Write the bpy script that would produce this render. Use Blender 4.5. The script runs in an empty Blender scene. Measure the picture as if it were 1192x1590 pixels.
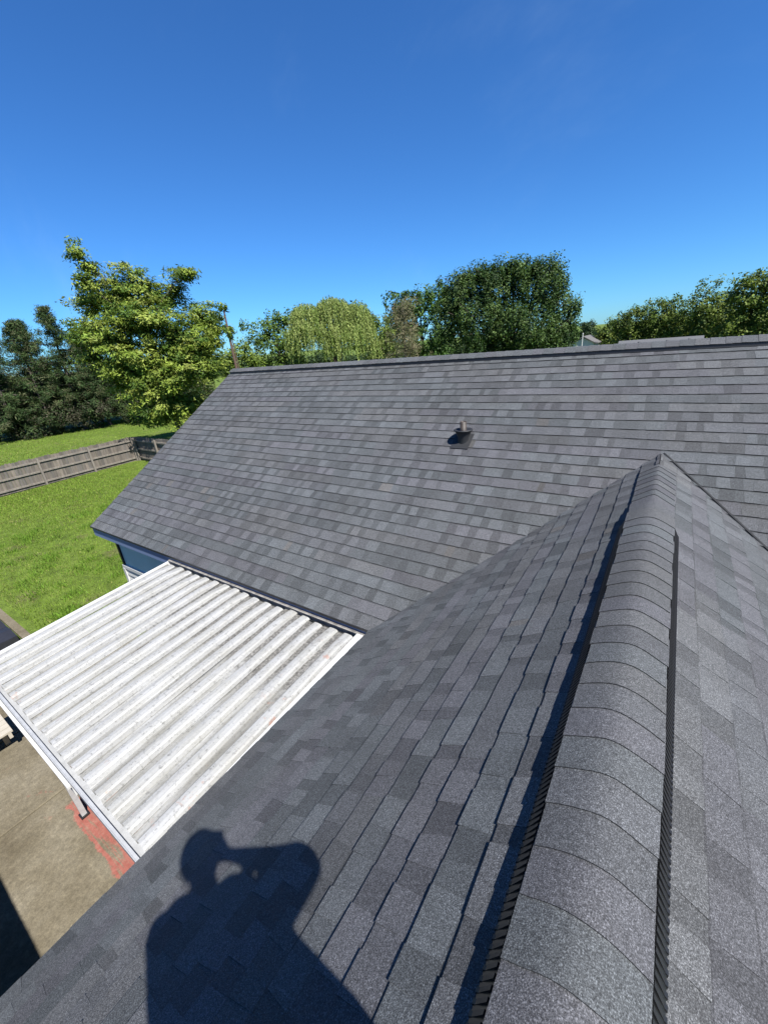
import bpy, math, random
import numpy as np
from mathutils import Vector, Matrix

# ------------------------------------------------------------------ camera, sky, sun, exposure
SC = bpy.context.scene
COL = SC.collection
CZ = 5.6
def cam_axes(yaw, pitch, roll):
    f = np.array([math.sin(yaw)*math.cos(pitch), math.cos(yaw)*math.cos(pitch), -math.sin(pitch)])
    r = np.array([math.cos(yaw), -math.sin(yaw), 0.0]); u = np.cross(r, f)
    return r*math.cos(roll)+u*math.sin(roll), -r*math.sin(roll)+u*math.cos(roll), f
CR, CU, CF = cam_axes(-0.6212, 0.3915, -0.0902)
cam_data = bpy.data.cameras.new('camera'); cam = bpy.data.objects.new('camera', cam_data); COL.objects.link(cam)
cam_data.sensor_fit = 'VERTICAL'; cam_data.sensor_height = 36.0
cam_data.lens = 634.0/1590*36.0
cam_data.clip_start = 0.02; cam_data.clip_end = 5000
M = Matrix(((CR[0], CU[0], -CF[0], 0), (CR[1], CU[1], -CF[1], 0), (CR[2], CU[2], -CF[2], CZ), (0, 0, 0, 1)))
cam.matrix_world = M
SC.camera = cam

SUN = Vector((0.5651, -0.1889, 0.8031)).normalized()       # towards the sun
world = bpy.data.worlds.new('World'); SC.world = world; world.use_nodes = True
wn = world.node_tree.nodes; wl = world.node_tree.links
bg = wn['Background']
sky = wn.new('ShaderNodeTexSky'); sky.sky_type = 'NISHITA'; sky.sun_disc = False
sky.sun_elevation = math.asin(SUN.z); sky.sun_rotation = math.atan2(SUN.x, SUN.y)
sky.altitude = 300; sky.air_density = 1.0; sky.dust_density = 0.15; sky.ozone_density = 4.0
tint = wn.new('ShaderNodeMix'); tint.data_type = 'RGBA'; tint.blend_type = 'MULTIPLY'; tint.inputs[0].default_value = 1.0
tint.inputs[7].default_value = (0.395, 0.85, 1.36, 1); wl.new(sky.outputs[0], tint.inputs[6])      # deep clear-day blue
tc = wn.new('ShaderNodeTexCoord'); mp = wn.new('ShaderNodeMapping'); mp.inputs['Rotation'].default_value = (0.2, 0.5, 0.9); mp.inputs['Scale'].default_value = (1.0, 4.5, 2.2)
wl.new(tc.outputs['Generated'], mp.inputs[0]); cn = wn.new('ShaderNodeTexNoise'); cn.inputs['Scale'].default_value = 1.3; cn.inputs['Detail'].default_value = 7; cn.inputs['Roughness'].default_value = 0.6
wl.new(mp.outputs[0], cn.inputs['Vector']); cr = wn.new('ShaderNodeMapRange'); cr.interpolation_type = 'SMOOTHSTEP'; cr.inputs[1].default_value = 0.52; cr.inputs[2].default_value = 0.85; cr.inputs[4].default_value = 0.12
wl.new(cn.outputs[0], cr.inputs[0]); cl = wn.new('ShaderNodeMix'); cl.data_type = 'RGBA'; wl.new(cr.outputs[0], cl.inputs[0]); wl.new(tint.outputs[2], cl.inputs[6]); cl.inputs[7].default_value = (5.1, 7, 8.8, 1)   # thin cirrus
wl.new(cl.outputs[2], bg.inputs[0]); bg.inputs[1].default_value = 0.0515
sd = bpy.data.lights.new('sun', 'SUN'); sun = bpy.data.objects.new('sun', sd); COL.objects.link(sun)
sd.energy = 5.0; sd.angle = math.radians(0.53); sd.color = (1.0, 0.965, 0.915)
sun.rotation_euler = SUN.to_track_quat('Z', 'Y').to_euler(); sun.location = (10, -4, 20)
SC.view_settings.view_transform = 'Standard'; SC.view_settings.look = 'None'
SC.view_settings.exposure = 1.2; SC.view_settings.gamma = 1.0
SC.render.engine = 'CYCLES'
try: SC.cycles.max_bounces = 6
except Exception: pass

rnd = random.Random(11)
NR = np.random.default_rng(5)

# ------------------------------------------------------------------ materials
def ramp(nt, fac, stops):
    n = nt.nodes.new('ShaderNodeValToRGB'); e = n.color_ramp.elements
    while len(e) < len(stops): e.new(0.5)
    for el, (p, c) in zip(e, stops):
        el.position = p; el.color = tuple(c)+(1,) if len(c) == 3 else c
    nt.links.new(fac, n.inputs[0]); return n.outputs[0]
def g(v): return (v, v, v)
ALB = 0.73          # reflectance scale that goes with the exposure
class Mat:
    def __init__(s, name, rough=0.8, metal=0.0, spec=0.5):
        s.m = bpy.data.materials.new(name); s.m.use_nodes = True; s.nt = s.m.node_tree
        s.b = s.nt.nodes['Principled BSDF']; s.b.inputs['Roughness'].default_value = rough
        s.b.inputs['Metallic'].default_value = metal; s.b.inputs['Specular IOR Level'].default_value = spec
        gn = s.nt.nodes.new('ShaderNodeNewGeometry'); s.pos = gn.outputs['Position']
    def link(s, a, b): s.nt.links.new(a, b)
    def scaled(s, v):
        n = s.nt.nodes.new('ShaderNodeVectorMath'); n.operation = 'MULTIPLY'
        s.link(s.pos, n.inputs[0]); n.inputs[1].default_value = v; return n.outputs[0]
    def noise(s, scale, detail=3, rough=0.55, vec=None):
        n = s.nt.nodes.new('ShaderNodeTexNoise'); n.inputs['Scale'].default_value = scale
        n.inputs['Detail'].default_value = detail; n.inputs['Roughness'].default_value = rough
        s.link(vec or s.pos, n.inputs['Vector']); return n.outputs[0]
    def mix(s, kind, fac, a, b):
        n = s.nt.nodes.new('ShaderNodeMix'); n.data_type = 'RGBA'; n.blend_type = kind; n.clamp_result = False
        for sock, v in ((n.inputs[0], fac), (n.inputs[6], a), (n.inputs[7], b)):
            if isinstance(v, (int, float)): sock.default_value = v
            elif isinstance(v, tuple): sock.default_value = v+(1,) if len(v) == 3 else v
            else: s.link(v, sock)
        return n.outputs[2]
    def math(s, op, a, b=0.0, c=None):
        n = s.nt.nodes.new('ShaderNodeMath'); n.operation = op
        for sock, v in ((n.inputs[0], a), (n.inputs[1], b), (n.inputs[2], c)):
            if v is None: continue
            if isinstance(v, (int, float)): sock.default_value = v
            else: s.link(v, sock)
        return n.outputs[0]
    def smooth(s, v, a, b):
        n = s.nt.nodes.new('ShaderNodeMapRange'); n.interpolation_type = 'SMOOTHSTEP'
        s.link(v, n.inputs[0]); n.inputs[1].default_value = a; n.inputs[2].default_value = b; return n.outputs[0]
    def xyz(s):
        n = s.nt.nodes.new('ShaderNodeSeparateXYZ'); s.link(s.pos, n.inputs[0]); return n.outputs
    def tone(s):
        n = s.nt.nodes.new('ShaderNodeAttribute'); n.attribute_name = 'tone'; return n.outputs['Color']
    def color(s, c):
        c = s.mix('MULTIPLY', 1.0, c, (ALB, ALB, ALB)); s.link(c, s.b.inputs['Base Color'])
        return s
    def bump(s, h, strength=0.4, dist=0.01):
        n = s.nt.nodes.new('ShaderNodeBump'); n.inputs['Strength'].default_value = strength; n.inputs['Distance'].default_value = dist
        s.link(h, n.inputs['Height']); s.link(n.outputs[0], s.b.inputs['Normal']); return s

def shingle_material():
    m = Mat('asphalt_shingle', 0.82, spec=0.35)
    gr = m.noise(290, 2, 0.7); gr2 = m.noise(95, 2, 0.6)
    speck = ramp(m.nt, gr, [(0.32, g(0.30)), (0.46, g(0.76)), (0.55, g(1.05)), (0.64, g(1.95)), (0.72, g(2.7))])
    mid = ramp(m.nt, gr2, [(0.3, g(0.72)), (0.7, g(1.28))])
    big = ramp(m.nt, m.noise(1.7, 4, 0.6), [(0.3, (0.92, 0.91, 0.9)), (0.7, (1.06, 1.07, 1.09))])
    c = m.mix('MULTIPLY', 1.0, m.tone(), speck); c = m.mix('MULTIPLY', 1.0, c, mid); c = m.mix('MULTIPLY', 1.0, c, big)
    m.color(c); m.b.inputs['Diffuse Roughness'].default_value = 0.15; m.bump(gr, 0.5, 0.004); return m.m
def plain(name, col, rough=0.7, metal=0.0, var=0.15, scale=6.0, bump=0.15, spec=0.5, stretch=(1, 1, 1)):
    m = Mat(name, rough, metal, spec); v = m.scaled(stretch)
    n = m.noise(scale, 5, 0.65, v); n2 = m.noise(scale*9, 3, 0.6, v)
    k = ramp(m.nt, n, [(0.3, g(1-var)), (0.7, g(1+var))]); k2 = ramp(m.nt, n2, [(0.3, g(1-var*0.7)), (0.7, g(1+var*0.7))])
    c = m.mix('MULTIPLY', 1.0, col, k); c = m.mix('MULTIPLY', 1.0, c, k2)
    m.color(c); m.bump(n2, bump, 0.004); return m.m
def leaf_material(name, base, trans=0.35, rough=0.5):
    base = tuple(0.95*v for v in base)
    m = Mat(name, rough+0.15, spec=0.18)
    c = m.mix('MULTIPLY', 1.0, m.tone(), base); m.color(c)
    t = m.nt.nodes.new('ShaderNodeBsdfTranslucent'); m.link(m.mix('MULTIPLY', 1.0, c, (1.25*ALB, 1.3*ALB, 0.6*ALB)), t.inputs[0])
    ms = m.nt.nodes.new('ShaderNodeMixShader'); ms.inputs[0].default_value = trans
    m.link(m.b.outputs[0], ms.inputs[1]); m.link(t.outputs[0], ms.inputs[2])
    m.link(ms.outputs[0], m.nt.nodes['Material Output'].inputs[0]); return m.m
def tone_material(name, rough=0.8, var=0.2, scale=8, stretch=(1, 1, 1), bump=0.3):
    m = Mat(name, rough); n = m.noise(scale, 5, 0.7, m.scaled(stretch))
    m.color(m.mix('MULTIPLY', 1.0, m.tone(), ramp(m.nt, n, [(0.25, g(1-var)), (0.75, g(1+var))]))); m.bump(n, bump, 0.01); return m.m

MT = {}
MT['shingle'] = shingle_material()
MT['deck'] = plain('roof_underlay', (0.02, 0.021, 0.023), 0.9)
MT['vent_black'] = plain('black_plastic', (0.012, 0.012, 0.013), 0.5, var=0.2, scale=20)
vm = Mat('vent_plastic', 0.42); vm.color(vm.mix('MULTIPLY', 1.0, vm.tone(), (0.010, 0.010, 0.011))); MT['vent_louvre'] = vm.m
MT['fascia'] = plain('slate_blue_paint', (0.17, 0.235, 0.40), 0.55, var=0.06)
MT['wall_blue'] = plain('blue_grey_panel', (0.48, 0.72, 0.74), 0.6, var=0.06, scale=3)
MT['white_paint'] = plain('white_paint', (0.62, 0.62, 0.60), 0.5, var=0.07, scale=5)
MT['cream_paint'] = plain('cream_painted_boards', (0.45, 0.41, 0.34), 0.6, var=0.1, scale=9)
MT['gutter'] = plain('grey_aluminium', (0.42, 0.43, 0.44), 0.45, metal=0.1, var=0.12, scale=14)
MT['flashing'] = plain('weathered_flashing', (0.27, 0.255, 0.235), 0.65, var=0.45, scale=14)
MT['rubber'] = plain('rubber_boot', (0.018, 0.019, 0.021), 0.6, var=0.15, scale=25)
MT['pipe'] = plain('stained_pipe', (0.04, 0.03, 0.024), 0.6, var=0.5, scale=22)
MT['bark'] = plain('bark', (0.065, 0.049, 0.036), 0.9, var=0.4, scale=9, bump=0.6, stretch=(1, 1, 0.25))
MT['pinebark'] = plain('grey_pine_bark', (0.104, 0.085, 0.072), 0.9, var=0.4, scale=7, bump=0.6, stretch=(1, 1, 0.25))
MT['redbark'] = plain('reddish_trunk', (0.10, 0.06, 0.045), 0.85, var=0.3, scale=9)
MT['fence'] = tone_material('weathered_fence_wood', 0.85, 0.45, 14, (1, 1, 0.12), 0.4)
MT['tub'] = plain('dark_cover', (0.016, 0.017, 0.024), 0.6, var=0.25, scale=5)
MT['cloth'] = plain('dark_work_cloth', (0.05, 0.055, 0.07), 0.9)
MT['phone'] = plain('phone_glass', (0.02, 0.02, 0.022), 0.25)
MT['far_roof'] = tone_material('far_shingles', 0.85, 0.2, 20)

def metal_material():
    m = Mat('white_corrugated_metal', 0.55, spec=0.3)
    x, y, z = m.xyz()
    st = m.noise(1.0, 6, 0.62, m.scaled((24, 1.1, 1)))          # streaks along the pans
    st2 = m.noise(1.0, 4, 0.7, m.scaled((70, 5, 1)))
    sp = m.noise(60, 3, 0.7); sp2 = m.noise(26, 5, 0.75); bl = m.noise(3.2, 5, 0.65)
    base = ramp(m.nt, st, [(0.28, (0.30, 0.298, 0.285)), (0.45, (0.375, 0.378, 0.372)), (0.68, (0.435, 0.44, 0.435))])
    base = m.mix('MULTIPLY', 1.0, base, ramp(m.nt, sp, [(0.30, g(0.55)), (0.38, g(0.9)), (0.46, g(1.0)), (1.0, g(1.04))]))
    base = m.mix('MULTIPLY', 1.0, base, ramp(m.nt, sp2, [(0.33, g(0.55)), (0.44, g(0.97)), (1.0, g(1.03))]))
    base = m.mix('MULTIPLY', 1.0, base, ramp(m.nt, bl, [(0.35, (0.93, 0.92, 0.88)), (0.6, (1, 1, 1))]))
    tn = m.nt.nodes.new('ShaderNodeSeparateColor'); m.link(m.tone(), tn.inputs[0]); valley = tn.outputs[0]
    # leaf dirt settled in the channels, thickest against the house
    up = m.smooth(m.math('ADD', y, m.math('MULTIPLY', m.math('SUBTRACT', m.noise(5.5, 4, 0.7), 0.5), 1.1)), 1.55, 1.85)
    low = m.math('MULTIPLY', m.smooth(m.noise(1.0, 5, 0.7, m.scaled((14, 0.8, 1))), 0.60, 0.70), 0.45)
    dirt = m.math('MULTIPLY', m.math('MAXIMUM', up, low), m.math('MULTIPLY_ADD', valley, 0.82, m.math('MULTIPLY', m.smooth(m.noise(11, 4, 0.7), 0.54, 0.62), 0.18)))
    dcol = ramp(m.nt, m.noise(42, 4, 0.75), [(0.35, (0.05, 0.048, 0.045)), (0.5, (0.13, 0.125, 0.115)), (0.66, (0.30, 0.29, 0.27))])
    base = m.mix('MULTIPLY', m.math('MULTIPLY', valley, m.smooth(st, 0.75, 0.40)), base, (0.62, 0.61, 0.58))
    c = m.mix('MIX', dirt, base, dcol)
    c = m.mix('MIX', m.math('MULTIPLY', m.smooth(st2, 0.60, 0.72), 0.25), c, (0.2, 0.2, 0.195))
    # rust and old red paint in small spots at the ends
    ends = m.math('MAXIMUM', m.smooth(y, 0.62, 0.30), m.smooth(x, -2.75, -2.35))
    rust = m.math('MULTIPLY', m.smooth(m.noise(7.5, 4, 0.7), 0.60, 0.68), ends)
    c = m.mix('MIX', m.math('MULTIPLY', rust, 0.6), c, (0.32, 0.16, 0.11))
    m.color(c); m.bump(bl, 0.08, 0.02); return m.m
MT['metal'] = metal_material()

def concrete_material():
    m = Mat('stained_concrete', 0.9, spec=0.25); x, y, z = m.xyz()
    a = m.noise(1.3, 6, 0.65); b = m.noise(16, 5, 0.75); d = m.noise(70, 3, 0.7)
    c = ramp(m.nt, a, [(0.3, (0.115, 0.096, 0.062)), (0.5, (0.165, 0.142, 0.098)), (0.72, (0.22, 0.195, 0.145))])
    c = m.mix('MULTIPLY', 1.0, c, ramp(m.nt, b, [(0.3, g(0.72)), (0.55, g(1.0)), (0.72, g(1.3))]))
    c = m.mix('MULTIPLY', 1.0, c, ramp(m.nt, d, [(0.3, g(0.75)), (0.7, g(1.25))]))
    # worn red floor paint along the porch side, brushed lengthwise
    wob = m.math('MULTIPLY', m.math('SUBTRACT', m.noise(4.0, 6, 0.75), 0.5), 0.24)
    edge = m.smooth(m.math('ADD', y, wob), 0.33, 0.355)
    xe = m.smooth(m.math('ADD', x, wob), -6.12, -6.04)
    streak = m.smooth(m.noise(1.0, 5, 0.65, m.scaled((1.3, 17, 1))), 0.62, 0.50)
    spots = m.math('MULTIPLY', m.smooth(m.noise(5.0, 3, 0.6), 0.66, 0.72), m.smooth(y, -0.25, 0.3))
    red = m.math('MAXIMUM', m.math('MULTIPLY', m.math('MULTIPLY', edge, xe), streak), m.math('MULTIPLY', spots, 0.35))
    red = m.math('MULTIPLY', red, 0.8); rc = ramp(m.nt, b, [(0.3, (0.27, 0.065, 0.052)), (0.55, (0.33, 0.10, 0.08)), (0.75, (0.34, 0.19, 0.15))])
    m.color(m.mix('MIX', red, c, rc)); m.bump(d, 0.4, 0.006); return m.m
MT['concrete'] = concrete_material()

def lawn_material():
    m = Mat('lawn_grass', 0.9, spec=0.2)
    a = m.noise(0.30, 5, 0.6); b = m.noise(2.4, 6, 0.7); d = m.noise(24, 4, 0.75); e = m.noise(0.75, 4, 0.6)
    c = ramp(m.nt, a, [(0.3, (0.085, 0.135, 0.017)), (0.5, (0.11, 0.165, 0.022)), (0.7, (0.135, 0.185, 0.032))])
    c = m.mix('MULTIPLY', 1.0, c, ramp(m.nt, b, [(0.3, g(0.5)), (0.5, g(1.0)), (0.72, g(1.4))]))
    c = m.mix('MULTIPLY', 1.0, c, ramp(m.nt, d, [(0.3, g(0.55)), (0.5, g(1.0)), (0.7, g(1.45))]))
    c = m.mix('MIX', m.math('MULTIPLY', m.smooth(e, 0.55, 0.70), 0.6), c, (0.14, 0.115, 0.06))
    m.color(c); m.bump(d, 0.8, 0.05); return m.m
MT['lawn'] = lawn_material()
MT['grass'] = leaf_material('grass_blades', (1.15, 1.15, 1.0), 0.3, 0.55)
MT['leaf'] = leaf_material('leaves', (1, 1, 1), 0.24, 0.45)
MT['needle'] = leaf_material('needles', (1, 1, 1), 0.15, 0.6)

# ------------------------------------------------------------------ mesh helpers
def tag(o, label=None, cat=None, group=None, kind=None):
    for k, v in (('label', label), ('category', cat), ('group', group), ('kind', kind)):
        if v: o[k] = v
    return o
def empty(name, loc=(0, 0, 0)):
    o = bpy.data.objects.new(name, None); COL.objects.link(o); o.location = loc; o.empty_display_size = 0.2; return o
def put(o, parent):
    if parent is not None:
        o.parent = parent; bpy.context.view_layer.update() if False else None
        o.matrix_parent_inverse = WORLD[parent.name].inverted() if parent.name in WORLD else Matrix.Identity(4)
    return o
WORLD = {}
class MB:
    """collects polygons with a tone each"""
    def __init__(s): s.v = []; s.f = []; s.t = []; s.smooth = False
    def poly(s, pts, tone=(1, 1, 1)):
        i = len(s.v); s.v += [tuple(p) for p in pts]; s.f.append(tuple(range(i, i+len(pts)))); s.t.append(tone)
    def grid(s, rows, tone=(1, 1, 1), closed=False):
        i = len(s.v); n = len(rows[0])
        for r in rows: s.v += [tuple(p) for p in r]
        for a in range(len(rows)-1):
            for b in range(n if closed else n-1):
                b2 = (b+1) % n
                s.f.append((i+a*n+b, i+a*n+b2, i+(a+1)*n+b2, i+(a+1)*n+b)); s.t.append(tone)
    def box(s, x0, x1, y0, y1, z0, z1, tone=(1, 1, 1)):
        i = len(s.v)
        s.v += [(x, y, z) for z in (z0, z1) for x, y in ((x0, y0), (x1, y0), (x1, y1), (x0, y1))]
        for q in ((3, 2, 1, 0), (4, 5, 6, 7), (0, 1, 5, 4), (1, 2, 6, 5), (2, 3, 7, 6), (3, 0, 4, 7)):
            s.f.append(tuple(i+k for k in q)); s.t.append(tone)
    def prism(s, top, down, tone=(1, 1, 1), side=None):
        """a thick slab: polygon TOP pushed along vector DOWN"""
        bot = [tuple(np.array(p)+down) for p in top]
        s.poly(top, tone); s.poly(bot[::-1], side or tone); n = len(top)
        for k in range(n): s.poly([top[k], bot[k], bot[(k+1) % n], top[(k+1) % n]], side or tone)
    def tube(s, pts, radii, n=8, tone=(1, 1, 1), cap=True):
        rows = []
        for k, p in enumerate(pts):
            p = Vector(p); a = Vector(pts[max(0, k-1)]); b = Vector(pts[min(len(pts)-1, k+1)])
            d = (b-a).normalized(); q = d.to_track_quat('Z', 'Y')
            rows.append([tuple(p+q @ Vector((math.cos(2*math.pi*j/n)*radii[k], math.sin(2*math.pi*j/n)*radii[k], 0))) for j in range(n)])
        s.grid(rows, tone, True)
        if cap: s.poly(rows[0][::-1], tone); s.poly(rows[-1], tone)
    def lathe(s, c, prof, n=24, tone=(1, 1, 1)):
        s.grid([[(c[0]+r*math.cos(2*math.pi*j/n), c[1]+r*math.sin(2*math.pi*j/n), c[2]+z) for j in range(n)] for r, z in prof], tone, True)
    def build(s, name, mat, parent=None, origin=True, smooth=False):
        v = np.array(s.v, float)
        o0 = np.zeros(3)
        if origin:
            o0 = (v.min(0)+v.max(0))/2; o0[2] = v[:, 2].min(); v = v-o0
        me = bpy.data.meshes.new(name); me.from_pydata(v.tolist(), [], s.f)
        at = me.attributes.new('tone', 'FLOAT_COLOR', 'FACE')
        at.data.foreach_set('color', np.array([(t[0], t[1], t[2], 1.0) for t in s.t], np.float32).ravel())
        me.materials.append(MT[mat] if isinstance(mat, str) else mat)
        if smooth: me.polygons.foreach_set('use_smooth', [True]*len(me.polygons))
        me.update()
        o = bpy.data.objects.new(name, me); COL.objects.link(o); o.location = o0
        WORLD[o.name] = Matrix.Translation(o0)
        return put(o, parent)
def quads_object(name, V, tones, mat, parent=None, nper=4):
    """V: (n*nper,3) array, one face per nper vertices, tones (n,3)"""
    n = len(V)//nper; me = bpy.data.meshes.new(name)
    me.vertices.add(n*nper); me.vertices.foreach_set('co', V.astype(np.float32).ravel())
    me.loops.add(n*nper); me.loops.foreach_set('vertex_index', np.arange(n*nper, dtype=np.int32))
    me.polygons.add(n); me.polygons.foreach_set('loop_start', np.arange(0, n*nper, nper, dtype=np.int32))
    me.polygons.foreach_set('loop_total', np.full(n, nper, np.int32))
    me.update(calc_edges=True)
    at = me.attributes.new('tone', 'FLOAT_COLOR', 'FACE')
    at.data.foreach_set('color', np.hstack([tones, np.ones((n, 1))]).astype(np.float32).ravel())
    me.materials.append(MT[mat])
    o = bpy.data.objects.new(name, me); COL.objects.link(o); WORLD[o.name] = Matrix.Identity(4)
    return put(o, parent)
def thing(name, loc, label, cat, group=None):
    o = empty(name, loc); WORLD[o.name] = Matrix.Translation(loc); return tag(o, label, cat, group)

# ------------------------------------------------------------------ dimensions of the house
XR, ZR, T1 = 0.0133, 4.3248, 0.6444          # wing ridge (runs along y) and pitch
ZE, YE, T2 = 2.92, 2.6179, 0.6215            # eaves, main roof pitch
XL, XRR, YM = -8.56, 9.2, 6.4634             # rakes and main ridge
XE = XR-(ZR-ZE)/T1; XE2 = XR+(ZR-ZE)/T1
ZM = ZE+T2*(YM-YE); YJ = YE+(ZR-ZE)/T2
YB = -4.6                                     # wing gable end behind the camera
EXP = 0.143

# ------------------------------------------------------------------ the ground
mb = MB()
R_ = [0, 6, 14, 26, 45, 80, 160, 400, 1000, 2600]
rows = [[(-14+r*math.cos(a), 6+r*math.sin(a), 0.035*math.sin(r*0.5+a*3)*min(1, r/10)*(r < 50)) for a in np.linspace(0, 2*math.pi, 48, endpoint=False)] for r in R_[1:]]
mb.grid(rows, closed=True); mb.poly(rows[0])
lawn = mb.build('lawn', 'lawn', origin=False); tag(lawn, 'green mown lawn stretching out past the fence', kind='structure')

def grass():
    n1, n2, n3 = 90000, 45000, 9000
    def region(n, x0, x1, y0, y1): return np.column_stack([NR.uniform(x0, x1, n), NR.uniform(y0, y1, n)])
    P = np.vstack([region(n1, -27.3, -8.7, 0.2, 12.2), region(n2, -52, -27.5, 3, 26)])
    P = P[~((P[:, 0] > -14.8) & (P[:, 1] < 1.75))]
    P = P[~((P[:, 0] > -9.2) & (P[:, 1] > 2.6))]
    h = NR.uniform(0.03, 0.075, len(P)); h[P[:, 0] < -27.4] *= 1.2
    # ranker tufts
    C = np.column_stack([NR.uniform(-20, -9.5, 150), NR.uniform(2.2, 8.5, 150)])
    k = NR.integers(0, 150, n3); Q = C[k]+NR.normal(0, 0.13, (n3, 2)); P = np.vstack([P, Q]); h = np.concatenate([h, NR.uniform(0.06, 0.15, n3)])
    n = len(P); a = NR.uniform(0, 2*math.pi, n); w = NR.uniform(0.008, 0.02, n)*(1+(P[:, 0] < -27.4)*1.0)
    d = np.column_stack([np.cos(a), np.sin(a)]); lean = NR.normal(0, 0.5, (n, 2))*h[:, None]
    V = np.zeros((n, 3, 3)); V[:, 0, :2] = P-d*w[:, None]; V[:, 1, :2] = P+d*w[:, None]; V[:, 2, :2] = P+lean
    V[:, :2, 2] = -0.02; V[:, 2, 2] = h+0.01
    t = NR.uniform(0.6, 1.4, n)[:, None]; col = np.array([0.16, 0.245, 0.035])*t
    yel = NR.random(n) < 0.1; col[yel] = np.array([0.26, 0.26, 0.09])*t[yel]
    col[-n3:] = np.array([0.13, 0.235, 0.03])*NR.uniform(0.6, 1.4, n3)[:, None]
    o = quads_object('grass', V.reshape(-1, 3), col, 'grass', nper=3)
    tag(o, 'short green grass blades and tufts growing over the back yard', 'grass', kind='stuff')
grass()

# concrete patio: slabs with open joints on a bed
mb = MB(); mb.box(-10.6, -1.7, -3.0, 2.8, -0.10, 0.012)
patio = mb.build('patio', 'concrete'); tag(patio, 'stained concrete patio below the metal patio cover', kind='structure')
for x0, x1 in ((-10.6, -8.32), (-8.30, -6.44), (-6.415, -1.7)):
    mb = MB(); z = 0.045+rnd.uniform(-0.004, 0.006); b = 0.012
    mb.grid([[(x0, -3, 0.013), (x1, -3, 0.013), (x1, 2.8, 0.013), (x0, 2.8, 0.013)],
             [(x0, -3, z-b), (x1, -3, z-b), (x1, 2.8, z-b), (x0, 2.8, z-b)],
             [(x0+b, -3+b, z), (x1-b, -3+b, z), (x1-b, 2.8-b, z), (x0+b, 2.8-b, z)]], closed=True)
    mb.poly(mb.v[-4:]); mb.build('slab', 'concrete', patio)
mb = MB(); mb.box(-15.2, -10.62, 1.42, 1.58, -0.05, 0.06)
tag(mb.build('concrete_edging', 'concrete'), 'pale concrete edging strip between dark cover and lawn', kind='structure')

# ------------------------------------------------------------------ roof shingles
def clip(poly, a, b, c):
    """keep a*u+b*v+c>=0"""
    out = []
    for i in range(len(poly)):
        p, q = poly[i], poly[(i+1) % len(poly)]
        dp = a*p[0]+b*p[1]+c; dq = a*q[0]+b*q[1]+c
        if dp >= 0: out.append(p)
        if dp*dq < 0:
            t = dp/(dp-dq); out.append((p[0]+t*(q[0]-p[0]), p[1]+t*(q[1]-p[1])))
    return out
HUES = [(0.97, 1.01, 1.07), (0.94, 1.01, 1.06), (0.98, 0.995, 1.08), (0.98, 1.01, 1.04), (0.93, 1.01, 1.06)]
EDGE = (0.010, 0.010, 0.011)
SHBASE = 0.087
class Slope:
    """u along the eave, v up the slope; E: eave point at u=0, U/Vd/N unit vectors"""
    def __init__(s, E, U, Vd): s.E = np.array(E, float); s.U = np.array(U, float); s.V = np.array(Vd, float); s.N = np.cross(s.U, s.V)
    def p(s, u, v, h=0.0): return s.E+s.U*u+s.V*v+s.N*h
def wave(u, k): return 0.0035*math.sin(u*1.9+k*1.7)+0.002*math.sin(u*5.3+k*0.9)
def tabs_for(slope, u0, u1, vmax, regions, tabw=1.0, thick=1.0):
    """yields (top polygon with heights, tone) for each visible tab"""
    res = []; n = int(math.ceil(vmax/EXP))
    for k in range(n):
        u = u0-rnd.uniform(0, 0.5); raised = rnd.random() < 0.5; blend = rnd.choice(HUES); bend = u+rnd.uniform(0.5, 1.0)
        lvl = rnd.uniform(0.93, 1.07); sl = 0.0
        while u < u1:
            w = (rnd.uniform(0.075, 0.18) if raised else rnd.uniform(0.055, 0.135))*tabw
            if u > bend: bend = u+1.0; blend = rnd.choice(HUES); lvl = rnd.uniform(0.9, 1.1)
            s0, s1 = sl, rnd.uniform(-0.008, 0.008); sl = s1
            e = w+0.0
            v0 = k*EXP-0.006; v1 = min((k+1)*EXP+0.018, vmax)
            jt = rnd.uniform(-0.002, 0.0015) if raised else rnd.uniform(0.0, 0.003); j0 = wave(u, k)+jt; j1 = wave(u+w, k)+jt+rnd.uniform(-0.0015, 0.0015)
            if k == 0: j0 = j1 = -0.012
            poly = [(u+s0, v0+j0), (u+e+s1, v0+j1), (u+e-s1, v1), (u-s0, v1)]
            hb = (0.0104 if raised else 0.0078)*thick+rnd.uniform(-0.0003, 0.0004)
            r = rnd.random()
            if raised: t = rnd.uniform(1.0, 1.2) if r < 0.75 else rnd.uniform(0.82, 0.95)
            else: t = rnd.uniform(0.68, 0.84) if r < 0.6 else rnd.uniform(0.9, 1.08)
            hue = blend
            if rnd.random() < 0.006: hue = (1.05, 1.02, 0.98)
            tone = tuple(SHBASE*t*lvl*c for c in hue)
            for reg in regions:
                q = poly
                for hp in reg:
                    q = clip(q, *hp)
                    if len(q) < 3: break
                if len(q) >= 3:
                    area = 0.5*abs(sum(q[i][0]*q[(i+1) % len(q)][1]-q[(i+1) % len(q)][0]*q[i][1] for i in range(len(q))))
                    if area > 2e-5:
                        res.append((slope, q, k*EXP, hb, tone, area))
            u += w; raised = not raised if rnd.random() < 0.85 else raised
    return res
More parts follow.
